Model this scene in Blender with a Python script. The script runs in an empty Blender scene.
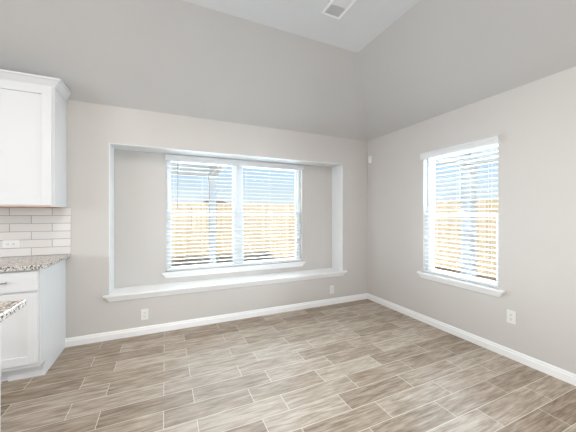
import bpy, bmesh, math, random
from mathutils import Vector, Matrix
random.seed(7)
C = bpy.context.scene.collection
SC = bpy.context.scene

# ------------------------------------------------------------------ camera
F_PX = 273.2
CAM_H = 1.31
YAW = math.atan2(123, F_PX)
cam = bpy.data.cameras.new('camera')
cam.sensor_width = 36.0
cam.lens = F_PX / 576 * 36
cam.shift_y = -2 / 576
cam.clip_start = 0.02
cam.clip_end = 200
camo = bpy.data.objects.new('camera', cam)
C.objects.link(camo)
camo.location = (0, 0, CAM_H)
camo.rotation_euler = (math.pi / 2, 0, -YAW)
SC.camera = camo

# ------------------------------------------------------------------ world, sun, exposure
SC.view_settings.view_transform = 'Standard'
SC.view_settings.look = 'None'
SC.view_settings.gamma = 1
SC.view_settings.use_curve_mapping = False
SC.view_settings.exposure = 0.60
w = bpy.data.worlds.new('sky')
SC.world = w
w.use_nodes = True
nt = w.node_tree
nt.nodes.clear()
# clear winter sky: pale haze at the horizon, blue overhead
gt = nt.nodes.new('ShaderNodeTexCoord')
gs = nt.nodes.new('ShaderNodeSeparateXYZ')
nt.links.new(gt.outputs['Generated'], gs.inputs[0])
sky = nt.nodes.new('ShaderNodeValToRGB')
se = sky.color_ramp.elements
se[0].position = 0.0
se[0].color = (0.74, 0.77, 0.80, 1)
se[1].position = 1.0
se[1].color = (0.16, 0.30, 0.62, 1)
for p_, c_ in ((0.07, (0.66, 0.74, 0.80)), (0.19, (0.42, 0.60, 0.82)), (0.45, (0.22, 0.40, 0.70))):
    q_ = se.new(p_)
    q_.color = (*c_, 1)
nt.links.new(gs.outputs[2], sky.inputs['Fac'])
bg = nt.nodes.new('ShaderNodeBackground')
bg.inputs['Strength'].default_value = 0.76
wo = nt.nodes.new('ShaderNodeOutputWorld')
nt.links.new(sky.outputs[0], bg.inputs[0])
nt.links.new(bg.outputs[0], wo.inputs[0])

SUN_DIR = Vector((-0.85, -0.85, 1.0))
sl = bpy.data.lights.new('sun', 'SUN')
sl.energy = 3.6
sl.angle = math.radians(0.8)
sl.color = (1.0, 0.93, 0.82)
so = bpy.data.objects.new('sun', sl)
C.objects.link(so)
so.rotation_euler = SUN_DIR.to_track_quat('Z', 'Y').to_euler()


def area(name, loc, direction, sx, sy, power, color):
    l = bpy.data.lights.new(name, 'AREA')
    l.shape = 'RECTANGLE'
    l.size = sx
    l.size_y = sy
    l.energy = power
    l.color = color
    o = bpy.data.objects.new(name, l)
    C.objects.link(o)
    o.location = loc
    o.rotation_euler = (-Vector(direction)).to_track_quat('Z', 'Y').to_euler()
    return o


# unseen fill lamps added behind and left of the camera to brighten the room,
# and daylight lamps at the two windows the photograph shows
area('daylight_rear_doors', (-0.9, -5.05, 1.25), (0, 1, -0.1), 4.6, 2.2, 34, (0.82, 0.91, 1.0))  # added fill from the rear, no doors seen there
area('daylight_kitchen_window', (-4.72, -0.6, 1.55), (1, 0.1, 0.6), 2.6, 1.3, 82, (0.82, 0.91, 1.0))  # added fill from the left, lifts the right slope and wall
area('daylight_back_window', (0.94, 3.83, 1.32), (0, -1, 0), 1.84, 1.45, 84, (0.80, 0.91, 1.0))
area('daylight_side_window', (3.05, 1.945, 1.32), (-1, 0, 0), 0.82, 1.45, 76, (0.76, 0.89, 1.0))
FILL_POWER = 12.2  # power of the added ceiling fill lamps

# ------------------------------------------------------------------ materials


def new_mat(name):
    m = bpy.data.materials.new(name)
    m.use_nodes = True
    n = m.node_tree
    b = n.nodes['Principled BSDF']
    return m, n, b


def mat(name, col, rough=0.5, bump=None, spec=0.5, metal=0.0, var=None):
    m, n, b = new_mat(name)
    b.inputs['Base Color'].default_value = (*col, 1)
    b.inputs['Roughness'].default_value = rough
    b.inputs['Metallic'].default_value = metal
    b.inputs['Specular IOR Level'].default_value = spec
    tc = n.nodes.new('ShaderNodeTexCoord')
    if var:
        sc, amt = var
        t = n.nodes.new('ShaderNodeTexNoise')
        t.inputs['Scale'].default_value = sc
        t.inputs['Detail'].default_value = 4
        n.links.new(tc.outputs['Object'], t.inputs['Vector'])
        r = n.nodes.new('ShaderNodeValToRGB')
        r.color_ramp.elements[0].position = 0.3
        r.color_ramp.elements[1].position = 0.7
        r.color_ramp.elements[0].color = (*[c * (1 - amt) for c in col], 1)
        r.color_ramp.elements[1].color = (*[min(1, c * (1 + amt)) for c in col], 1)
        n.links.new(t.outputs['Fac'], r.inputs['Fac'])
        n.links.new(r.outputs['Color'], b.inputs['Base Color'])
    if bump:
        sc, st = bump
        t = n.nodes.new('ShaderNodeTexNoise')
        t.inputs['Scale'].default_value = sc
        t.inputs['Detail'].default_value = 3
        n.links.new(tc.outputs['Object'], t.inputs['Vector'])
        bp = n.nodes.new('ShaderNodeBump')
        bp.inputs['Strength'].default_value = st
        bp.inputs['Distance'].default_value = 0.004
        n.links.new(t.outputs['Fac'], bp.inputs['Height'])
        n.links.new(bp.outputs['Normal'], b.inputs['Normal'])
    return m


M = {}
M['wall'] = mat('wall_paint', (0.61, 0.58, 0.552), 0.75, bump=(70, 0.12), spec=0.25, var=(1.2, 0.012))
M['ceiling'] = mat('ceiling_paint', (0.70, 0.71, 0.715), 0.85, bump=(38, 0.22), spec=0.2, var=(2.0, 0.012))  # lightened so the flat looks better lit than the slopes
M['slope'] = mat('slope_paint', (0.57, 0.555, 0.54), 0.85, bump=(38, 0.22), spec=0.2, var=(2.0, 0.012))  # ceiling paint with the slopes' shade worked in as a darker, warmer colour
M['trim'] = mat('trim_paint', (0.90, 0.90, 0.895), 0.35, var=(3, 0.01))
M['liner'] = mat('liner_paint', (0.78, 0.79, 0.79), 0.5, var=(3, 0.01))  # paler than the wall: daylight on the reveals is in the colour
M['cabinet'] = mat('cabinet_paint', (0.735, 0.735, 0.74), 0.35, var=(3, 0.01))
M['vinyl'] = mat('white_vinyl', (0.80, 0.81, 0.82), 0.35, var=(4, 0.01))
M['slat'] = mat('blind_slat', (0.72, 0.725, 0.725), 0.45, var=(6, 0.015))
M['cord'] = mat('blind_cord', (0.75, 0.74, 0.72), 0.8, var=(40, 0.05))
M['wand'] = mat('wand_plastic', (0.30, 0.31, 0.33), 0.25, var=(30, 0.05))
M['plate'] = mat('outlet_plastic', (0.80, 0.79, 0.77), 0.35, var=(20, 0.01))
M['slot'] = mat('outlet_slot', (0.05, 0.05, 0.05), 0.6, var=(20, 0.05))
M['steel'] = mat('brushed_steel', (0.35, 0.34, 0.33), 0.3, metal=1.0, var=(60, 0.05))
M['woodply'] = mat('bare_wood_underside', (0.55, 0.27, 0.10), 0.6, var=(12, 0.15))
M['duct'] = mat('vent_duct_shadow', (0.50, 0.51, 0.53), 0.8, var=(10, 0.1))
M['ventmetal'] = mat('vent_enamel', (0.90, 0.90, 0.91), 0.4, var=(10, 0.01))
M['stucco'] = mat('exterior_stucco', (0.62, 0.55, 0.46), 0.9, bump=(60, 0.4), var=(3, 0.05))
M['porch'] = mat('porch_paint', (0.90, 0.90, 0.89), 0.6, var=(3, 0.03))
M['concrete'] = mat('patio_concrete', (0.70, 0.68, 0.65), 0.9, bump=(40, 0.3), var=(2, 0.08))
M['shingle'] = mat('roof_shingle', (0.20, 0.13, 0.10), 0.9, bump=(30, 0.5), var=(14, 0.3))
M['brick'] = mat('neighbour_brick', (0.48, 0.33, 0.25), 0.9, bump=(30, 0.4), var=(8, 0.15))
M['rust'] = mat('lawn_soil', (0.36, 0.25, 0.16), 0.95, bump=(20, 0.5), var=(6, 0.3))


def fill_lens_mat():
    m, n, b = new_mat('lamp_lens')
    b.inputs['Base Color'].default_value = (0.9, 0.9, 0.9, 1)
    b.inputs['Emission Color'].default_value = (1, 0.85, 0.65, 1)
    b.inputs['Emission Strength'].default_value = 3
    return m


M['lens'] = fill_lens_mat()  # lens of the added fill lamps


def glass_mat():
    m = bpy.data.materials.new('window_glass')
    m.use_nodes = True
    n = m.node_tree
    n.nodes.clear()
    o = n.nodes.new('ShaderNodeOutputMaterial')
    mix = n.nodes.new('ShaderNodeMixShader')
    t = n.nodes.new('ShaderNodeBsdfTransparent')
    t.inputs[0].default_value = (0.95, 0.97, 0.97, 1)
    g = n.nodes.new('ShaderNodeBsdfGlossy')
    g.inputs['Roughness'].default_value = 0.02
    f = n.nodes.new('ShaderNodeFresnel')
    f.inputs['IOR'].default_value = 1.35
    n.links.new(f.outputs[0], mix.inputs[0])
    n.links.new(t.outputs[0], mix.inputs[1])
    n.links.new(g.outputs[0], mix.inputs[2])
    n.links.new(mix.outputs[0], o.inputs[0])
    return m


M['glass'] = glass_mat()


def mnode(n, op, a=None, b=None, c=None):
    d = n.nodes.new('ShaderNodeMath')
    d.operation = op
    for i, v in enumerate((a, b, c)):
        if v is None:
            continue
        if isinstance(v, (int, float)):
            d.inputs[i].default_value = v
        else:
            n.links.new(v, d.inputs[i])
    return d.outputs[0]


def floor_mat():
    """wood-look tile planks along X: rows 0.168 deep, 0.575 long, every other row shifted by a third."""
    m, n, b = new_mat('wood_look_tile')
    L = n.links
    tc = n.nodes.new('ShaderNodeTexCoord')
    sp = n.nodes.new('ShaderNodeSeparateXYZ')
    L.new(tc.outputs['Object'], sp.inputs[0])
    X, Y = sp.outputs[0], sp.outputs[1]
    PW, PL, G = 0.168, 0.575, 0.0027
    ry = mnode(n, 'DIVIDE', mnode(n, 'SUBTRACT', Y, 2.5 - PW * 60), PW)
    row = mnode(n, 'FLOOR', ry)
    fy = mnode(n, 'SUBTRACT', ry, row)
    par = mnode(n, 'MODULO', row, 2.0)          # row just under Y=2.5 is 59 -> phase A
    off = mnode(n, 'MULTIPLY', mnode(n, 'SUBTRACT', 1.0, par), 0.194)
    rx = mnode(n, 'DIVIDE', mnode(n, 'ADD', mnode(n, 'SUBTRACT', X, 0.186 - PL * 30), off), PL)
    colm = mnode(n, 'FLOOR', rx)
    fx = mnode(n, 'SUBTRACT', rx, colm)
    ex = mnode(n, 'MULTIPLY', mnode(n, 'MINIMUM', fx, mnode(n, 'SUBTRACT', 1.0, fx)), PL)
    ey = mnode(n, 'MULTIPLY', mnode(n, 'MINIMUM', fy, mnode(n, 'SUBTRACT', 1.0, fy)), PW)
    e = mnode(n, 'MINIMUM', ex, ey)
    gr = n.nodes.new('ShaderNodeMapRange')
    gr.inputs['From Min'].default_value = G * 0.45
    gr.inputs['From Max'].default_value = G * 0.8
    L.new(e, gr.inputs['Value'])
    tile = gr.outputs[0]                           # 1 on tile, 0 in grout
    cb = n.nodes.new('ShaderNodeCombineXYZ')
    L.new(colm, cb.inputs[0])
    L.new(row, cb.inputs[1])
    wn = n.nodes.new('ShaderNodeTexWhiteNoise')
    wn.noise_dimensions = '3D'
    L.new(cb.outputs[0], wn.inputs['Vector'])
    rnd = wn.outputs['Value']
    # wood figure, stretched along X, different for each plank
    cv = n.nodes.new('ShaderNodeCombineXYZ')
    L.new(mnode(n, 'MULTIPLY_ADD', rnd, 37.0, mnode(n, 'MULTIPLY', X, 4.0)), cv.inputs[0])
    L.new(mnode(n, 'MULTIPLY_ADD', rnd, 19.0, mnode(n, 'MULTIPLY', Y, 27.0)), cv.inputs[1])
    t1 = n.nodes.new('ShaderNodeTexNoise')
    t1.inputs['Scale'].default_value = 1.0
    t1.inputs['Detail'].default_value = 9
    t1.inputs['Roughness'].default_value = 0.68
    t1.inputs['Distortion'].default_value = 0.25
    L.new(cv.outputs[0], t1.inputs['Vector'])
    cv2 = n.nodes.new('ShaderNodeCombineXYZ')
    L.new(mnode(n, 'MULTIPLY_ADD', rnd, 11.0, mnode(n, 'MULTIPLY', X, 7.0)), cv2.inputs[0])
    L.new(mnode(n, 'MULTIPLY', Y, 75.0), cv2.inputs[1])
    t2 = n.nodes.new('ShaderNodeTexNoise')
    t2.inputs['Scale'].default_value = 1.0
    t2.inputs['Detail'].default_value = 4
    L.new(cv2.outputs[0], t2.inputs['Vector'])
    fac = mnode(n, 'ADD', mnode(n, 'MULTIPLY', t1.outputs['Fac'], 0.62), mnode(n, 'MULTIPLY', t2.outputs['Fac'], 0.38))
    fac = mnode(n, 'ADD', fac, mnode(n, 'MULTIPLY', mnode(n, 'SUBTRACT', rnd, 0.5), 0.13))
    cr = n.nodes.new('ShaderNodeValToRGB')
    els = cr.color_ramp.elements
    els[0].position = 0.31
    els[0].color = (0.13, 0.085, 0.055, 1)
    els[1].position = 0.69
    els[1].color = (0.57, 0.51, 0.445, 1)
    mid = els.new(0.50)
    mid.color = (0.355, 0.28, 0.21, 1)
    L.new(fac, cr.inputs['Fac'])
    mx = n.nodes.new('ShaderNodeMix')
    mx.data_type = 'RGBA'
    L.new(tile, mx.inputs['Factor'])
    mx.inputs['A'].default_value = (0.74, 0.70, 0.64, 1)
    L.new(cr.outputs['Color'], mx.inputs['B'])
    L.new(mx.outputs['Result'], b.inputs['Base Color'])
    ro = mnode(n, 'SUBTRACT', 0.86, mnode(n, 'MULTIPLY', tile, mnode(n, 'SUBTRACT', 0.44, mnode(n, 'MULTIPLY', t1.outputs['Fac'], 0.14))))
    L.new(ro, b.inputs['Roughness'])
    b.inputs['Specular IOR Level'].default_value = 0.6
    bp = n.nodes.new('ShaderNodeBump')
    bp.inputs['Strength'].default_value = 0.35
    bp.inputs['Distance'].default_value = 0.002
    L.new(mnode(n, 'ADD', tile, mnode(n, 'MULTIPLY', fac, 0.5)), bp.inputs['Height'])
    L.new(bp.outputs['Normal'], b.inputs['Normal'])
    return m


M['floor'] = floor_mat()


def granite_mat():
    m, n, b = new_mat('speckled_granite')
    L = n.links
    tc = n.nodes.new('ShaderNodeTexCoord')
    v = n.nodes.new('ShaderNodeTexVoronoi')
    v.inputs['Scale'].default_value = 130
    L.new(tc.outputs['Object'], v.inputs['Vector'])
    r = n.nodes.new('ShaderNodeValToRGB')
    r.color_ramp.interpolation = 'CONSTANT'
    sp = n.nodes.new('ShaderNodeSeparateColor')
    L.new(v.outputs['Color'], sp.inputs[0])
    L.new(sp.outputs[0], r.inputs['Fac'])
    e = r.color_ramp.elements
    e[0].position = 0
    e[0].color = (0.05, 0.045, 0.04, 1)
    e[1].position = 0.16
    e[1].color = (0.36, 0.30, 0.25, 1)
    for p, c in ((0.36, (0.56, 0.50, 0.44)), (0.60, (0.72, 0.69, 0.65)), (0.86, (0.42, 0.40, 0.39))):
        q = e.new(p)
        q.color = (*c, 1)
    L.new(r.outputs['Color'], b.inputs['Base Color'])
    b.inputs['Roughness'].default_value = 0.15
    return m


M['granite'] = granite_mat()


def subway_mat():
    """glossy pale tiles: 0.305 x 0.076, half-bond, on a wall that faces -Y"""
    m, n, b = new_mat('subway_tile')
    L = n.links
    tc = n.nodes.new('ShaderNodeTexCoord')
    sp = n.nodes.new('ShaderNodeSeparateXYZ')
    L.new(tc.outputs['Object'], sp.inputs[0])
    X, Z = sp.outputs[0], sp.outputs[2]
    PH, PL = 0.0762, 0.312
    rz = mnode(n, 'DIVIDE', mnode(n, 'SUBTRACT', Z, 1.372 - PH * 20), PH)
    row = mnode(n, 'FLOOR', rz)
    fz = mnode(n, 'SUBTRACT', rz, row)
    off = mnode(n, 'MULTIPLY', mnode(n, 'MODULO', row, 2.0), 0.5)
    rx = mnode(n, 'SUBTRACT', mnode(n, 'DIVIDE', mnode(n, 'SUBTRACT', X, -1.153 - PL * 20), PL), off)
    colm = mnode(n, 'FLOOR', rx)
    fx = mnode(n, 'SUBTRACT', rx, colm)
    ex = mnode(n, 'MULTIPLY', mnode(n, 'MINIMUM', fx, mnode(n, 'SUBTRACT', 1.0, fx)), PL)
    ez = mnode(n, 'MULTIPLY', mnode(n, 'MINIMUM', fz, mnode(n, 'SUBTRACT', 1.0, fz)), PH)
    e = mnode(n, 'MINIMUM', ex, ez)
    gr = n.nodes.new('ShaderNodeMapRange')
    gr.inputs['From Min'].default_value = 0.0015
    gr.inputs['From Max'].default_value = 0.0032
    L.new(e, gr.inputs['Value'])
    cb = n.nodes.new('ShaderNodeCombineXYZ')
    L.new(colm, cb.inputs[0])
    L.new(row, cb.inputs[1])
    wn = n.nodes.new('ShaderNodeTexWhiteNoise')
    L.new(cb.outputs[0], wn.inputs['Vector'])
    r = n.nodes.new('ShaderNodeValToRGB')
    r.color_ramp.elements[0].color = (0.70, 0.67, 0.64, 1)
    r.color_ramp.elements[1].color = (0.78, 0.755, 0.73, 1)
    L.new(wn.outputs['Value'], r.inputs['Fac'])
    mx = n.nodes.new('ShaderNodeMix')
    mx.data_type = 'RGBA'
    L.new(gr.outputs[0], mx.inputs['Factor'])
    mx.inputs['A'].default_value = (0.36, 0.35, 0.34, 1)
    L.new(r.outputs['Color'], mx.inputs['B'])
    L.new(mx.outputs['Result'], b.inputs['Base Color'])
    b.inputs['Roughness'].default_value = 0.18
    bp = n.nodes.new('ShaderNodeBump')
    bp.inputs['Strength'].default_value = 0.4
    bp.inputs['Distance'].default_value = 0.003
    L.new(gr.outputs[0], bp.inputs['Height'])
    L.new(bp.outputs['Normal'], b.inputs['Normal'])
    return m


M['subway'] = subway_mat()


def lawn_mat():
    m, n, b = new_mat('dormant_lawn')
    L = n.links
    tc = n.nodes.new('ShaderNodeTexCoord')
    t = n.nodes.new('ShaderNodeTexNoise')
    t.inputs['Scale'].default_value = 1.3
    t.inputs['Detail'].default_value = 8
    t.inputs['Roughness'].default_value = 0.7
    L.new(tc.outputs['Object'], t.inputs['Vector'])
    r = n.nodes.new('ShaderNodeValToRGB')
    e = r.color_ramp.elements
    e[0].position = 0.35
    e[0].color = (0.30, 0.18, 0.09, 1)
    e[1].position = 0.65
    e[1].color = (0.62, 0.44, 0.23, 1)
    L.new(t.outputs['Fac'], r.inputs['Fac'])
    L.new(r.outputs['Color'], b.inputs['Base Color'])
    b.inputs['Roughness'].default_value = 0.95
    return m


M['lawn'] = lawn_mat()


def fence_mat(axis):
    """cedar pickets with a slightly different tone per board (axis 0: boards counted along X, 1: along Y)"""
    m, n, b = new_mat('cedar_fence')
    L = n.links
    tc = n.nodes.new('ShaderNodeTexCoord')
    sp = n.nodes.new('ShaderNodeSeparateXYZ')
    L.new(tc.outputs['Object'], sp.inputs[0])
    k = mnode(n, 'FLOOR', mnode(n, 'DIVIDE', sp.outputs[axis], 0.145))
    cb = n.nodes.new('ShaderNodeCombineXYZ')
    L.new(k, cb.inputs[0])
    wn = n.nodes.new('ShaderNodeTexWhiteNoise')
    L.new(cb.outputs[0], wn.inputs['Vector'])
    mp = n.nodes.new('ShaderNodeMapping')
    mp.inputs['Scale'].default_value = (20, 20, 1.5)
    L.new(tc.outputs['Object'], mp.inputs['Vector'])
    t = n.nodes.new('ShaderNodeTexNoise')
    t.inputs['Scale'].default_value = 1
    t.inputs['Detail'].default_value = 5
    L.new(mp.outputs[0], t.inputs['Vector'])
    r = n.nodes.new('ShaderNodeValToRGB')
    e = r.color_ramp.elements
    e[0].position = 0.2
    e[0].color = (0.64, 0.49, 0.31, 1)
    e[1].position = 0.8
    e[1].color = (0.84, 0.73, 0.54, 1)
    L.new(mnode(n, 'ADD', mnode(n, 'MULTIPLY', t.outputs['Fac'], 0.6), mnode(n, 'MULTIPLY', wn.outputs['Value'], 0.4)), r.inputs['Fac'])
    L.new(r.outputs['Color'], b.inputs['Base Color'])
    b.inputs['Roughness'].default_value = 0.8
    return m


M['fence_x'] = fence_mat(0)
M['fence_y'] = fence_mat(1)


# ------------------------------------------------------------------ mesh helpers
class MB:
    def __init__(s):
        s.bm = bmesh.new()

    def box(s, x0, x1, y0, y1, z0, z1):
        vs = [s.bm.verts.new(p) for p in ((x0, y0, z0), (x1, y0, z0), (x1, y1, z0), (x0, y1, z0),
                                          (x0, y0, z1), (x1, y0, z1), (x1, y1, z1), (x0, y1, z1))]
        for f in ((0, 3, 2, 1), (4, 5, 6, 7), (0, 1, 5, 4), (1, 2, 6, 5), (2, 3, 7, 6), (3, 0, 4, 7)):
            s.bm.faces.new([vs[i] for i in f])
        return s

    def hexa(s, bot, top):
        a = [s.bm.verts.new(p) for p in bot]
        b = [s.bm.verts.new(p) for p in top]
        k = len(a)
        s.bm.faces.new(a[::-1])
        s.bm.faces.new(b)
        for i in range(k):
            s.bm.faces.new((a[i], a[(i + 1) % k], b[(i + 1) % k], b[i]))
        return s

    def prism(s, prof, fn0, fn1):
        """profile list mapped by fn0 / fn1 to its two end polygons"""
        return s.hexa([fn0(*p) for p in prof], [fn1(*p) for p in prof])

    def cyl(s, p0, p1, r0, r1=None, seg=16):
        r1 = r0 if r1 is None else r1
        p0, p1 = Vector(p0), Vector(p1)
        q = (p1 - p0).to_track_quat('Z', 'Y').to_matrix()
        c = [q @ Vector((math.cos(2 * math.pi * i / seg), math.sin(2 * math.pi * i / seg), 0)) for i in range(seg)]
        return s.hexa([p0 + v * r0 for v in c], [p1 + v * r1 for v in c])

    def build(s, name, m, parent=None, bevel=0, loc=None):
        bmesh.ops.recalc_face_normals(s.bm, faces=s.bm.faces)
        me = bpy.data.meshes.new(name)
        s.bm.to_mesh(me)
        s.bm.free()
        me.materials.append(m)
        o = bpy.data.objects.new(name, me)
        C.objects.link(o)
        if parent:
            o.parent = parent
            o.location = -Vector(parent.location)   # meshes are written in world coordinates, parents are unrotated
        if bevel:
            b = o.modifiers.new('bevel', 'BEVEL')
            b.width = bevel
            b.segments = 2
            b.limit_method = 'ANGLE'
        return o


def tag(o, label=None, cat=None, group=None, kind=None):
    if label:
        o['label'] = label
    if cat:
        o['category'] = cat
    if group:
        o['group'] = group
    if kind:
        o['kind'] = kind
    return o


def empty(name, loc, label=None, cat=None, group=None, kind=None):
    o = bpy.data.objects.new(name, None)
    o.empty_display_size = 0.1
    C.objects.link(o)
    o.location = loc
    return tag(o, label, cat, group, kind)


# ------------------------------------------------------------------ the room
YB, XR = 3.36, 2.865          # back and right wall faces
XL, YF = -4.6, -5.0           # left and rear wall faces
WH, CH, RUN = 2.44, 3.07, 0.95
ND = 0.28                     # depth of the window niche
NX0, NX1, NZ0, NZ1 = -0.532, 2.402, 0.45, 2.05
YN = YB + ND
T = 0.14
W1 = (0.012, 1.872, 0.585, 2.035)        # back window opening x0 x1 z0 z1
W2 = (1.535, 2.352, 0.585, 2.045)        # side window opening y0 y1 z0 z1

MB().box(XL, XR, YF, YB, -0.05, 0).build('floor', M['floor'])
tag(bpy.data.objects['floor'], kind='structure')

m = MB()
YO = YN + T
# thick wall around the niche
m.box(XL - T, NX0, YB, YO, -0.05, WH + 0.06)
m.box(NX1, XR + T, YB, YO, -0.05, WH + 0.06)
m.box(NX0, NX1, YB, YO, NZ1, WH + 0.06)
m.box(NX0, NX1, YB, YO, -0.05, NZ0)
# back of the niche with the window hole
m.box(NX0, W1[0], YN, YO, NZ0, NZ1)
m.box(W1[1], NX1, YN, YO, NZ0, NZ1)
m.box(W1[0], W1[1], YN, YO, NZ0, W1[2])
m.box(W1[0], W1[1], YN, YO, W1[3], NZ1)
tag(m.build('wall_back', M['wall']), kind='structure')

m = MB()
m.box(XR, XR + T, YF, W2[0], -0.05, WH + 0.06)
m.box(XR, XR + T, W2[1], YB, -0.05, WH + 0.06)
m.box(XR, XR + T, W2[0], W2[1], -0.05, W2[2])
m.box(XR, XR + T, W2[0], W2[1], W2[3], WH + 0.06)
tag(m.build('wall_right', M['wall']), kind='structure')

m = MB()
m.box(XL - T, XL, YF, -1.9, -0.05, CH + 0.1)
m.box(XL - T, XL, 0.7, YB, -0.05, CH + 0.1)
m.box(XL - T, XL, -1.9, 0.7, -0.05, 0.9)
m.box(XL - T, XL, -1.9, 0.7, 2.2, CH + 0.1)
tag(m.build('wall_left', M['wall']), kind='structure')
m = MB()
dx0, dx1, dz = -3.3, 1.5, 2.4
m.box(XL - T, dx0, YF - T, YF, -0.05, CH + 0.1)
m.box(dx1, XR + T, YF - T, YF, -0.05, CH + 0.1)
m.box(dx0, dx1, YF - T, YF, dz, CH + 0.1)
tag(m.build('wall_rear', M['wall']), kind='structure')

# vaulted ceiling: flat centre, a slope down to the back wall, a slope down to the right wall
bmc = MB()


def slab(pts, th=0.1):
    bmc.hexa(pts, [(p[0], p[1], p[2] + th) for p in pts])


slab([(XL, YF, CH), (XR - RUN, YF, CH), (XR - RUN, YB - RUN, CH), (XL, YB - RUN, CH)])
tag(bmc.build('ceiling', M['ceiling']), kind='structure')
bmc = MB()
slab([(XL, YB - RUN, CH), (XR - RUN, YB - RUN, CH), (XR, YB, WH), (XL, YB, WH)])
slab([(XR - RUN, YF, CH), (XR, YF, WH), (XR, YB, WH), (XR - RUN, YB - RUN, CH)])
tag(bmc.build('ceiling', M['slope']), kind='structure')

# baseboards with a stepped top moulding
BP = [(0, 0), (0.015, 0), (0.015, 0.056), (0.010, 0.062), (0.010, 0.074), (0.005, 0.084), (0, 0.084)]


def base_y(name, x0, x1, y):      # on a wall that faces -Y
    m = MB()
    m.prism(BP, lambda d, z: (x0, y - d, z), lambda d, z: (x1, y - d, z))
    tag(m.build(name, M['trim']), kind='structure')


def base_x(name, y0, y1, x):
    m = MB()
    m.prism(BP, lambda d, z: (x - d, y0, z), lambda d, z: (x - d, y1, z))
    tag(m.build(name, M['trim']), kind='structure')


base_y('baseboard_back', -0.893, XR, YB)
base_x('baseboard_right', YF, YB - 0.015, XR)


# ------------------------------------------------------------------ sills with bevelled aprons
def stool_apron_y(m, x0, x1, yw, ztop, proj, th, aph, apd, taper, depth=0.0):
    m.box(x0, x1, yw - proj, yw + depth, ztop - th, ztop)
    a0, a1 = x0 + 0.012, x1 - 0.012
    z1, z0 = ztop - th, ztop - th - aph
    m.hexa([(a0 + taper, yw - apd * 0.35, z0), (a1 - taper, yw - apd * 0.35, z0), (a1 - taper, yw, z0), (a0 + taper, yw, z0)],
           [(a0, yw - apd, z1), (a1, yw - apd, z1), (a1, yw, z1), (a0, yw, z1)])


# added pale boards on niche sides and head, window light painted into their colour
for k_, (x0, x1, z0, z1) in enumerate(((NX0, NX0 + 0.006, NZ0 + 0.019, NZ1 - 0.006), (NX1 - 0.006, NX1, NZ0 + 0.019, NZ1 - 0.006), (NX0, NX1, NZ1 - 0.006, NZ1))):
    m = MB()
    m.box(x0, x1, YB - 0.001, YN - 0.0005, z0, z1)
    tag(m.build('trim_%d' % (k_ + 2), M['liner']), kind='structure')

# the deep ledge of the niche: board fills the recess and laps over the wall front
m = MB()
q = [(NX0 - 0.048, YB - 0.045), (NX1 + 0.048, YB - 0.045), (NX1 + 0.048, YB - 0.0005), (NX1 - 0.001, YB - 0.0005),
     (NX1 - 0.001, YN - 0.0005), (NX0 + 0.001, YN - 0.0005), (NX0 + 0.001, YB - 0.0005), (NX0 - 0.048, YB - 0.0005)]
m.hexa([(a, b, NZ0 + 0.0005) for a, b in q], [(a, b, NZ0 + 0.0185) for a, b in q])
a0, a1 = NX0 - 0.04, NX1 + 0.04
m.hexa([(a0 + 0.04, YB - 0.012, NZ0 - 0.055), (a1 - 0.04, YB - 0.012, NZ0 - 0.055), (a1 - 0.04, YB, NZ0 - 0.055), (a0 + 0.04, YB, NZ0 - 0.055)],
       [(a0, YB - 0.036, NZ0), (a1, YB - 0.036, NZ0), (a1, YB, NZ0), (a0, YB, NZ0)])
tag(m.build('window_ledge', M['trim'], bevel=0.003),
    'long white painted ledge across the bottom of the deep window niche', 'ledge')


# ------------------------------------------------------------------ windows
def sash(m, u0, u1, z0, z1, d0, d1, wth, P):
    """rectangular ring; P maps (u, d, z) ranges to a box"""
    P(m, u0, u0 + wth, d0, d1, z0, z1)
    P(m, u1 - wth, u1, d0, d1, z0, z1)
    P(m, u0 + wth, u1 - wth, d0, d1, z0, z0 + wth)
    P(m, u0 + wth, u1 - wth, d0, d1, z1 - wth, z1)


def make_window(name, root_loc, units, O, wallface, P, zmeet=1.305):
    """units: u ranges; O: opening; P: box mapper with depth measured outward from the wall face"""
    r = empty(name, root_loc, kind='structure')
    m = MB()
    u0, u1, z0, z1 = O
    sash(m, u0, u1, z0, z1, 0.075, 0.135, 0.030, P)
    for a, b in zip(units[:-1], units[1:]):
        P(m, a[1], b[0], 0.070, 0.135, z0, z1)
    m.build('window_frame', M['vinyl'], r, bevel=0.002)
    for (a, b) in units:
        m = MB()
        sash(m, a, b, zmeet - 0.018, z1 - 0.028, 0.108, 0.126, 0.030, P)
        up = m.build('upper_sash', M['vinyl'], r, bevel=0.002)
        m = MB()
        P(m, a + 0.028, b - 0.028, 0.115, 0.119, zmeet + 0.010, z1 - 0.056)
        m.build('pane', M['glass'], r)
        m = MB()
        sash(m, a, b, z0 + 0.028, zmeet + 0.018, 0.082, 0.106, 0.034, P)
        lo = m.build('lower_sash', M['vinyl'], r, bevel=0.002)
        m = MB()
        P(m, a + 0.032, b - 0.032, 0.091, 0.095, z0 + 0.060, zmeet - 0.014)
        m.build('pane', M['glass'], r)
        m = MB()
        c = (a + b) / 2
        P(m, c - 0.03, c + 0.03, 0.076, 0.100, zmeet + 0.018, zmeet + 0.030)
        P(m, c - 0.008, c + 0.025, 0.070, 0.084, zmeet + 0.030, zmeet + 0.040)
        m.build('sash_lock', M['vinyl'], r)
    return r


def PY(m, u0, u1, d0, d1, z0, z1):
    m.box(u0, u1, YN + d0, YN + d1, z0, z1)


def PX(m, u0, u1, d0, d1, z0, z1):
    m.box(XR + d0, XR + d1, u0, u1, z0, z1)


w1 = make_window('window_1', (0.942, YN, W1[2]), [(W1[0] + 0.028, 0.885), (0.965, W1[1] - 0.028)], W1, YN, PY)
w2 = make_window('window_2', (XR, 1.943, W2[2]), [(W2[0] + 0.028, W2[1] - 0.028)], W2, XR, PX)

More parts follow.
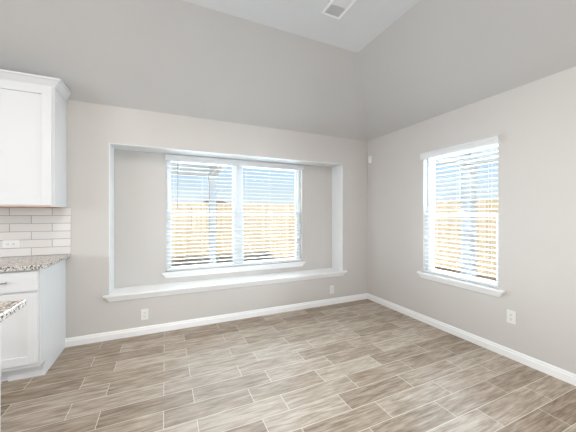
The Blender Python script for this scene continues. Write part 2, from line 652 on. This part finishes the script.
# sill and apron of the back window
m = MB()
m.box(W1[0] + 0.001, W1[1] - 0.001, YN, YN + 0.075, W1[2], W1[2] + 0.018)
m.box(-0.035, 1.915, YN - 0.035, YN, W1[2], W1[2] + 0.018)
m.hexa([(0.012, YN - 0.010, W1[2] - 0.055), (1.868, YN - 0.010, W1[2] - 0.055), (1.868, YN, W1[2] - 0.055), (0.012, YN, W1[2] - 0.055)],
       [(-0.03, YN - 0.028, W1[2]), (1.91, YN - 0.028, W1[2]), (1.91, YN, W1[2]), (-0.03, YN, W1[2])])
m.build('window_sill', M['trim'], w1, bevel=0.002)
m = MB()
m.box(XR, XR + 0.075, W2[0] + 0.001, W2[1] - 0.001, W2[2], W2[2] + 0.018)
m.box(XR - 0.040, XR, 1.478, 2.415, W2[2] - 0.002, W2[2] + 0.018)
m.hexa([(XR - 0.010, 1.515, W2[2] - 0.055), (XR, 1.515, W2[2] - 0.055), (XR, 2.378, W2[2] - 0.055), (XR - 0.010, 2.378, W2[2] - 0.055)],
       [(XR - 0.030, 1.485, W2[2] - 0.002), (XR, 1.485, W2[2] - 0.002), (XR, 2.408, W2[2] - 0.002), (XR - 0.030, 2.408, W2[2] - 0.002)])
m.build('window_sill', M['trim'], w2, bevel=0.002)


# ------------------------------------------------------------------ blinds
def make_blind(root, u0, u1, ztop, zbot, d_c, P3, P, val, wand_u, ladders, pitch=0.05, zv=0.072):
    """P3 maps a single (u, d, z) point; slats tilted a little, room edge down"""
    m = MB()
    a, b, dd = val
    # valance: moulded board with returns
    prof = [(dd, ztop - zv), (dd + 0.010, ztop - zv), (dd + 0.010, ztop), (dd - 0.008, ztop), (dd - 0.008, ztop - 0.014), (dd, ztop - 0.026)]
    m.hexa([P3(a, d, z) for d, z in prof], [P3(b, d, z) for d, z in prof])
    m.build('valance', M['slat'], root)
    m = MB()
    P(m, u0, u1, d_c - 0.022, d_c + 0.022, ztop - 0.050, ztop - 0.006)
    m.build('headrail', M['slat'], root)
    m = MB()
    z = ztop - 0.085
    t = math.radians(5)
    hw = 0.024
    while z > zbot + 0.045:
        prof = []
        for sgn in (1, -1):
            for k in (range(-3, 4) if sgn > 0 else range(3, -4, -1)):
                x = hw * k / 3
                crown = 0.0014 * (1 - (k / 3) ** 2)
                zz = crown + sgn * 0.0010
                prof.append((x * math.cos(t), x * math.sin(t) + zz))
        m.hexa([P3(u0, d_c + d, z + q) for d, q in prof], [P3(u1, d_c + d, z + q) for d, q in prof])
        z -= pitch
    m.build('slats', M['slat'], root)
    m = MB()
    P(m, u0, u1, d_c - 0.026, d_c + 0.026, zbot, zbot + 0.026)
    m.build('bottom_rail', M['slat'], root, bevel=0.004)
    for u in ladders:
        m = MB()
        for dd2 in (-0.0265, 0.0265):
            p = P3(u, d_c + dd2, zbot + 0.02)
            q = P3(u, d_c + dd2, ztop - 0.05)
            m.cyl(p, q, 0.0012, seg=6)
        m.build('ladder_cord', M['cord'], root)
    m = MB()
    dw = d_c - 0.036
    m.cyl(P3(wand_u, dw, ztop - 0.60), P3(wand_u, dw, ztop - 0.075), 0.0042, seg=8)
    m.cyl(P3(wand_u, dw, ztop - 0.64), P3(wand_u, dw, ztop - 0.60), 0.0055, 0.0042, seg=8)
    m.cyl(P3(wand_u, dw, ztop - 0.076), P3(wand_u, dw + 0.02, ztop - 0.045), 0.002, seg=6)
    m.build('tilt_wand', M['wand'], root)


def P3Y(u, d, z):
    return (u, YN + d, z)


def P3X(u, d, z):
    return (XR + d, u, z)


b1 = empty('window_blind', (0.94, YN, NZ1), 'wide white horizontal blind over the double window inside the niche', 'blind')
make_blind(b1, 0.020, 1.864, 2.033, 0.612, 0.028, P3Y, PY, (0.002, 1.884, -0.012), 0.145,
           [0.10, 0.44, 0.83, 1.02, 1.36, 1.79])
b2 = empty('window_blind', (XR, 1.94, W2[3]), 'narrow white horizontal blind over the single window on the right wall', 'blind')
make_blind(b2, 1.541, 2.346, 2.043, 0.612, 0.028, P3X, PX, (1.515, 2.372, -0.030), 2.285,
           [1.62, 1.94, 2.26])
# side returns of the projecting valance
for u in (1.515, 2.364):
    m = MB()
    m.box(XR - 0.020, XR - 0.0005, u, u + 0.008, 2.043 - 0.072, 2.043)
    m.build('valance_return', M['slat'], b2)


# ------------------------------------------------------------------ kitchen on the left
CX = -0.893                 # right-hand side of the cabinets
YFACE = 2.755
cab = empty('base_cabinet', (-1.2, YB, 0), 'white shaker base cabinet under the granite counter beside the tiled wall', 'cabinet')
X0 = -1.50
m = MB()
m.box(X0, CX - 0.018, YFACE, YB - 0.001, 0.12, 0.878)
m.build('body', M['cabinet'], cab, bevel=0.001)
m = MB()
m.hexa([(CX - 0.018, 2.845, 0), (CX, 2.845, 0), (CX, YB - 0.001, 0), (CX - 0.018, YB - 0.001, 0)],
       [(CX - 0.018, 2.845, 0.12), (CX, 2.845, 0.12), (CX, YB - 0.001, 0.12), (CX - 0.018, YB - 0.001, 0.12)])
m.box(CX - 0.018, CX, YFACE - 0.002, YB - 0.001, 0.12, 0.878)
m.build('side_panel', M['cabinet'], cab)
m = MB()
m.box(-1.118, CX - 0.018, 2.845, 2.86, 0, 0.12)
m.box(X0, -1.118, 2.865, 2.88, 0, 0.12)
m.build('toe_kick', M['cabinet'], cab)


def shaker(m, x0, x1, y0, z0, z1, fr=0.058, th=0.02):
    yb = y0 + th
    m.box(x0, x0 + fr, y0, yb, z0, z1)
    m.box(x1 - fr, x1, y0, yb, z0, z1)
    m.box(x0 + fr, x1 - fr, y0, yb, z0, z0 + fr)
    m.box(x0 + fr, x1 - fr, y0, yb, z1 - fr, z1)
    m.box(x0 + fr, x1 - fr, y0 + 0.012, yb, z0 + fr, z1 - fr)


def bar_handle(name, xc, y, z, L, parent):
    m = MB()
    m.cyl((xc - L / 2, y - 0.030, z), (xc + L / 2, y - 0.030, z), 0.0052, seg=12)
    for s in (-1, 1):
        m.cyl((xc + s * (L / 2 - 0.018), y - 0.030, z), (xc + s * (L / 2 - 0.018), y, z), 0.004, seg=10)
    return m.build(name, M['steel'], parent)


m = MB()
shaker(m, X0 + 0.006, CX - 0.012, YFACE - 0.021, 0.152, 0.700, fr=0.062)
door = m.build('door', M['cabinet'], cab, bevel=0.0015)
m = MB()
m.box(X0 + 0.006, CX - 0.012, YFACE - 0.021, YFACE - 0.001, 0.716, 0.866)
drw = m.build('drawer', M['cabinet'], cab, bevel=0.0015)
bpy.context.view_layer.update()


def sub(o, p):
    o.parent = p
    o.location = (0, 0, 0)     # part and sub-part share the thing's offset
    return o


hx = -1.15
h = bar_handle('handle', hx, YFACE - 0.021, 0.795, 0.16, None)
sub(h, drw)
tag(h, 'brushed metal bar handle')

m = MB()
m.hexa([(-2.6, 2.715, 0.880), (-0.905, 2.715, 0.880), (-0.858, 2.765, 0.880), (-0.858, YB - 0.0005, 0.880), (-2.6, YB - 0.0005, 0.880)],
       [(-2.6, 2.715, 0.914), (-0.905, 2.715, 0.914), (-0.858, 2.765, 0.914), (-0.858, YB - 0.0005, 0.914), (-2.6, YB - 0.0005, 0.914)])
tag(m.build('countertop', M['granite'], bevel=0.004), 'speckled granite counter with a clipped corner running along the tiled wall', 'countertop')

m = MB()
m.box(-2.6, -0.853, YB - 0.008, YB - 0.0003, 0.9145, 1.372)
tag(m.build('backsplash', M['subway'], bevel=0.001), 'glossy pale subway tile backsplash between counter and wall cabinet', 'backsplash')

wc = empty('wall_cabinet', (-1.2, YB, 1.372), 'white shaker wall cabinet with angled crown hanging above the backsplash', 'cabinet')
UY = YB - 0.315
m = MB()
m.box(-1.60, CX + 0.006, UY, YB - 0.0003, 1.374, 2.424)
m.build('body', M['cabinet'], wc, bevel=0.001)
m = MB()
m.box(-1.598, CX - 0.02, UY + 0.002, YB - 0.012, 1.368, 1.3738)
tag(m.build('underside', M['woodply'], wc), 'bare wood underside of the cabinet')
m = MB()
shaker(m, -1.45, CX - 0.012, UY - 0.021, 1.385, 2.418, fr=0.068)
m.build('door', M['cabinet'], wc, bevel=0.0015)
# crown: profile (out, z) swept along the front, mitred round the corner, back to the slope
CP = [(0.0, 2.424), (0.004, 2.424), (0.006, 2.432), (0.040, 2.472), (0.052, 2.478), (0.052, 2.492), (0.0, 2.492)]
xe = CX + 0.006
slope_y = lambda z: YB - max(0.0, (z - WH)) * RUN / (CH - WH) - 0.004
rings = []
m = MB()
for fn in (lambda o, z: (-1.60, UY - o, z), lambda o, z: (xe + o, UY - o, z), lambda o, z: (xe + o, slope_y(z), z)):
    rings.append([m.bm.verts.new(fn(o, z)) for o, z in CP])
for a, b in zip(rings[:-1], rings[1:]):
    k = len(a)
    for i in range(k):
        m.bm.faces.new((a[i], a[(i + 1) % k], b[(i + 1) % k], b[i]))
m.bm.faces.new(rings[0])
m.bm.faces.new(rings[-1][::-1])
m.box(-1.60, xe, UY, YB - 0.095, 2.424, 2.490)
m.build('crown_molding', M['cabinet'], wc)

# island in the left foreground
isl = empty('kitchen_island', (-1.2, 0.9, 0), 'white kitchen island under the near granite slab at the left edge', 'kitchen island')
m = MB()
m.box(-1.6, -0.663, -0.35, 1.625, 0.0, 0.878)
m.build('body', M['cabinet'], isl, bevel=0.002)
m = MB()
m.box(-1.62, -0.592, -0.40, 1.668, 0.880, 0.912)
tag(m.build('island_countertop', M['granite'], bevel=0.004), 'near granite slab corner overhanging the island at the left edge', 'countertop')


# ------------------------------------------------------------------ outlets
def outlet(loc, normal, label, horizontal=False):
    r = empty('wall_outlet', loc, label, 'outlet', 'white wall outlets')
    x, y, z = loc
    du = 0.0585 if horizontal else 0.036
    dz_ = 0.036 if horizontal else 0.0585

    def bx(m, u0, u1, d0, d1, z0, z1):
        if normal == 'y':
            m.box(x + u0, x + u1, y - d1, y - d0, z + z0, z + z1)
        else:
            m.box(x - d1, x - d0, y + u0, y + u1, z + z0, z + z1)

    m = MB()
    bx(m, -du, du, 0.0002, 0.006, -dz_, dz_)
    m.build('cover_plate', M['plate'], r, bevel=0.002)
    for s in (-1, 1):
        cu, cz = (s * 0.0195, 0) if horizontal else (0, s * 0.0195)
        m = MB()
        hu, hz = (0.0135, 0.0165) if horizontal else (0.0165, 0.0135)
        bx(m, cu - hu, cu + hu, 0.006, 0.0078, cz - hz, cz + hz)
        rc = m.build('receptacle', M['plate'], r, bevel=0.001)
        m = MB()
        if horizontal:
            bx(m, cu - 0.002, cu + 0.008, 0.0078, 0.0084, cz - 0.008, cz - 0.0055)
            bx(m, cu - 0.002, cu + 0.008, 0.0078, 0.0084, cz + 0.0055, cz + 0.008)
            bx(m, cu - 0.0105, cu - 0.006, 0.0078, 0.0084, cz - 0.0022, cz + 0.0022)
        else:
            bx(m, cu - 0.008, cu - 0.0055, 0.0078, 0.0084, cz - 0.002, cz + 0.008)
            bx(m, cu + 0.0055, cu + 0.008, 0.0078, 0.0084, cz - 0.002, cz + 0.008)
            bx(m, cu - 0.0022, cu + 0.0022, 0.0078, 0.0084, cz - 0.0105, cz - 0.006)
        sl_ = m.build('slots', M['slot'], None)
        sub(sl_, rc)


outlet((-0.202, YB, 0.215), 'y', 'white outlet on the back wall low at left, nearer the cabinets')
outlet((2.206, YB, 0.213), 'y', 'white outlet on the back wall low near the far corner')
outlet((XR, 1.427, 0.377), 'x', 'white outlet on the right wall below the right window sill')
outlet((-1.296, YB - 0.008, 1.032), 'y', 'white sideways outlet set in the tile backsplash', True)

# motion sensor in the corner
ms = empty('motion_sensor', (XR, YB, 2.08), 'small white motion sensor high in the far wall corner', 'sensor')
m = MB()
q = [(XR - 0.0003, YB - 0.035), (XR - 0.0003, YB - 0.100), (XR - 0.020, YB - 0.104), (XR - 0.036, YB - 0.088), (XR - 0.036, YB - 0.052), (XR - 0.020, YB - 0.035)]
m.hexa([(a, b, 2.085) for a, b in q], [(a, b, 2.185) for a, b in q])
m.build('housing', M['plate'], ms, bevel=0.004)
m = MB()
m.hexa([(XR - 0.0363, YB - 0.085, 2.100), (XR - 0.0363, YB - 0.055, 2.100), (XR - 0.030, YB - 0.055, 2.100), (XR - 0.030, YB - 0.085, 2.100)],
       [(XR - 0.041, YB - 0.085, 2.135), (XR - 0.041, YB - 0.055, 2.135), (XR - 0.030, YB - 0.055, 2.135), (XR - 0.030, YB - 0.085, 2.135)])
m.build('sensor_lens', M['vinyl'], ms, bevel=0.001)

# ------------------------------------------------------------------ ceiling vent
VX0, VX1, VY0, VY1 = 1.243, 1.432, 1.700, 2.055
vt = empty('ceiling_vent', ((VX0 + VX1) / 2, (VY0 + VY1) / 2, CH), 'white rectangular air vent with two louvre banks in the flat ceiling', 'vent')
m = MB()
fw = 0.024
zt, zb = CH - 0.0003, CH - 0.010
m.box(VX0, VX0 + fw, VY0, VY1, zb, zt)
m.box(VX1 - fw, VX1, VY0, VY1, zb, zt)
m.box(VX0 + fw, VX1 - fw, VY0, VY0 + fw, zb, zt)
m.box(VX0 + fw, VX1 - fw, VY1 - fw, VY1, zb, zt)
ym = (VY0 + VY1) / 2 + 0.045
m.box(VX0 + fw, VX1 - fw, ym - 0.005, ym + 0.005, zb, zt)
m.build('frame', M['ventmetal'], vt, bevel=0.002)
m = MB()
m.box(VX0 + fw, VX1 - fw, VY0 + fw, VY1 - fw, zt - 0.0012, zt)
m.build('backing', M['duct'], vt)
for (ya, yb_, sg) in ((VY0 + fw, ym - 0.005, -1), (ym + 0.005, VY1 - fw, 0.2)):
    m = MB()
    y = ya + 0.006
    while y < yb_ - 0.005:
        m.hexa([(VX0 + fw, y - 0.003 * sg, zb), (VX1 - fw, y - 0.003 * sg, zb), (VX1 - fw, y + 0.0012 - 0.003 * sg, zb), (VX0 + fw, y + 0.0012 - 0.003 * sg, zb)],
               [(VX0 + fw, y + 0.003 * sg, zt - 0.0015), (VX1 - fw, y + 0.003 * sg, zt - 0.0015), (VX1 - fw, y + 0.0012 + 0.003 * sg, zt - 0.0015), (VX0 + fw, y + 0.0012 + 0.003 * sg, zt - 0.0015)])
        y += 0.0105
    m.build('louvres', M['ventmetal'], vt)

# ------------------------------------------------------------------ added recessed lamps filling the room with light (kitchen and living area, out of frame)
first = None
for (x, y) in ((-2.9, -0.4), (-1.5, -0.4), (-0.1, -0.4), (1.3, -0.4), (-2.9, -2.6), (-1.2, -2.6), (0.6, -2.6), (-0.35, 1.35)):
    if first is None:
        r = empty('recessed_light', (x, y, CH), 'round recessed ceiling light outside the picture', 'ceiling light', 'recessed ceiling lights')
        m = MB()
        n_ = 32
        ra, rb = 0.085, 0.062
        for i in range(n_):
            a0_, a1_ = 2 * math.pi * i / n_, 2 * math.pi * (i + 1) / n_
            c = [(math.cos(t_), math.sin(t_)) for t_ in (a0_, a1_)]
            m.hexa([(x + c[0][0] * rb, y + c[0][1] * rb, CH - 0.006), (x + c[0][0] * ra, y + c[0][1] * ra, CH - 0.003),
                    (x + c[1][0] * ra, y + c[1][1] * ra, CH - 0.003), (x + c[1][0] * rb, y + c[1][1] * rb, CH - 0.006)],
                   [(x + c[0][0] * rb, y + c[0][1] * rb, CH - 0.0003), (x + c[0][0] * ra, y + c[0][1] * ra, CH - 0.0003),
                    (x + c[1][0] * ra, y + c[1][1] * ra, CH - 0.0003), (x + c[1][0] * rb, y + c[1][1] * rb, CH - 0.0003)])
        m.build('trim_ring', M['trim'], r)
        m = MB()
        m.cyl((x, y, CH - 0.003), (x, y, CH - 0.0004), 0.060, seg=32)
        m.build('lamp_lens', M['lens'], r)
        ll = bpy.data.lights.new('recessed_lamp', 'AREA')
        ll.shape = 'DISK'
        ll.size = 0.12
        ll.energy = FILL_POWER
        ll.color = (1.0, 0.925, 0.84)
        lo = bpy.data.objects.new('lamp_source', ll)
        C.objects.link(lo)
        lo.parent = r
        lo.location = (0, 0, -0.012)
        first = r
    else:
        r = first.copy()
        C.objects.link(r)
        r.location = (x, y, CH)
        for ch in list(first.children):
            c = ch.copy()
            C.objects.link(c)
            c.parent = r

# ------------------------------------------------------------------ outdoors
GZ = -0.20
m = MB()
m.box(-14, 18, YO, 26, GZ - 0.1, GZ)
m.box(XR + T, 18, -12, YO, GZ - 0.1, GZ)
tag(m.build('ground', M['lawn']), kind='structure')
# house roof eaves over the two outside walls
m = MB()
m.box(XL - T, XR + T + 0.35, YO, YO + 0.35, 2.62, 2.72)
m.box(XR + T, XR + T + 0.35, YF, YO, 2.62, 2.72)
tag(m.build('trim_1', M['porch']), kind='structure')


def fence(name, label, along_x, a0, a1, pos, mat_):
    r = empty(name, ((a0 + a1) / 2, pos, GZ) if along_x else (pos, (a0 + a1) / 2, GZ), label, 'fence')
    H = 1.86

    def bx(m, u0, u1, d0, d1, z0, z1):
        if along_x:
            m.box(u0, u1, pos + d0, pos + d1, z0, z1)
        else:
            m.box(pos + d0, pos + d1, u0, u1, z0, z1)

    m = MB()
    k = math.ceil(a0 / 0.145)
    while k * 0.145 < a1 - 0.145:
        u = k * 0.145
        j = random.uniform(-0.008, 0.006)
        bx(m, u + 0.007, u + 0.138, 0, 0.018, GZ + 0.02, GZ + H + j)
        k += 1
    m.build('boards', mat_, r)
    u = a0 + 0.6
    while u < a1:
        m = MB()
        bx(m, u, u + 0.09, 0.018, 0.108, GZ, GZ + H - 0.05)
        m.build('post', mat_, r)
        u += 2.4
    for z in (0.35, 0.95, 1.55):
        m = MB()
        bx(m, a0, a1, 0.0185, 0.055, GZ + z, GZ + z + 0.085)
        m.build('rail', mat_, r)


fence('wooden_fence', 'sunlit tan board fence across the yard beyond the back window', True, -6.0, 7.29, 8.6, M['fence_x'])
fence('wooden_fence', 'pale board fence along the side yard beyond the right window', False, -4.0, 8.5, 7.3, M['fence_y'])

# covered patio behind the left half of the back window
pc = empty('patio_cover', (-1.4, 5.2, GZ), 'white covered patio roof on a corner post beyond the back window', 'patio cover')
PXe, PYe, PZ = 0.98, 6.35, 2.17
m = MB()
m.box(-4.0, PXe + 0.10, YO + 0.001, PYe + 0.15, PZ + 0.24, PZ + 0.36)
m.build('roof_panel', M['porch'], pc)
for (x0, x1, y0, y1) in ((-4.0, PXe + 0.08, PYe - 0.08, PYe + 0.08), (PXe - 0.08, PXe + 0.08, YO + 0.001, PYe - 0.08)):
    m = MB()
    m.box(x0, x1, y0, y1, PZ, PZ + 0.24)
    m.build('beam', M['porch'], pc)
for x in (PXe, -3.9):
    m = MB()
    m.box(x - 0.07, x + 0.07, PYe - 0.07, PYe + 0.07, GZ + 0.08, PZ)
    m.box(x - 0.085, x + 0.085, PYe - 0.085, PYe + 0.085, GZ + 0.08, GZ + 0.26)
    m.box(x - 0.085, x + 0.085, PYe - 0.085, PYe + 0.085, PZ - 0.12, PZ - 0.001)
    m.build('post', M['porch'], pc)
m = MB()
m.box(-4.0, PXe + 0.15, YO, PYe + 0.15, GZ, GZ + 0.08)
tag(m.build('patio_slab', M['concrete']), 'grey concrete patio slab under the roof beyond the back window', 'patio slab')

# covered side porch beyond the right window
sp_ = empty('porch_cover', (3.9, 0.5, GZ), 'white porch roof on a square corner post beyond the right window', 'porch cover')
SX, SY, SZ = 4.78, 3.02, 2.15
m = MB()
m.box(XR + T + 0.001, SX + 0.12, 0.9, SY + 0.12, SZ + 0.22, SZ + 0.34)
m.build('roof_panel', M['porch'], sp_)
for (x0, x1, y0, y1) in ((XR + T + 0.001, SX + 0.09, SY - 0.09, SY + 0.09), (SX - 0.09, SX + 0.09, 0.9, SY - 0.09)):
    m = MB()
    m.box(x0, x1, y0, y1, SZ, SZ + 0.22)
    m.build('beam', M['porch'], sp_)
for y in (SY, 1.05):
    m = MB()
    m.box(SX - 0.08, SX + 0.08, y - 0.08, y + 0.08, GZ + 0.08, SZ)
    m.box(SX - 0.095, SX + 0.095, y - 0.095, y + 0.095, SZ - 0.12, SZ - 0.001)
    m.build('post', M['porch'], sp_)
m = MB()
m.box(XR + T, SX + 0.15, 0.9, SY + 0.15, GZ, GZ + 0.08)
tag(m.build('patio_slab', M['concrete']), 'grey concrete porch slab beyond the right window', 'patio slab')


# low roofs beyond the fence
def house(label, x0, x1, y0, y1, zw, zr):
    r = empty('neighbouring_house', ((x0 + x1) / 2, (y0 + y1) / 2, GZ), label, 'house')
    m = MB()
    m.box(x0, x1, y0, y1, GZ, zw)
    m.build('wall', M['brick'], r)
    m = MB()
    o = 0.4
    ym_ = (y0 + y1) / 2
    in_ = (y1 - y0) / 2
    b = [m.bm.verts.new(p) for p in ((x0 - o, y0 - o, zw), (x1 + o, y0 - o, zw), (x1 + o, y1 + o, zw), (x0 - o, y1 + o, zw))]
    t = [m.bm.verts.new(p) for p in ((x0 + in_, ym_, zr), (x1 - in_, ym_, zr))]
    for f in ((b[0], b[1], t[1], t[0]), (b[1], b[2], t[1]), (b[2], b[3], t[0], t[1]), (b[3], b[0], t[0]), (b[3], b[2], b[1], b[0])):
        m.bm.faces.new(f)
    m.build('roof', M['shingle'], r)


house('low brown roofed house showing over the back fence', 2.6, 7.4, 29.5, 32.5, 2.0, 2.75)
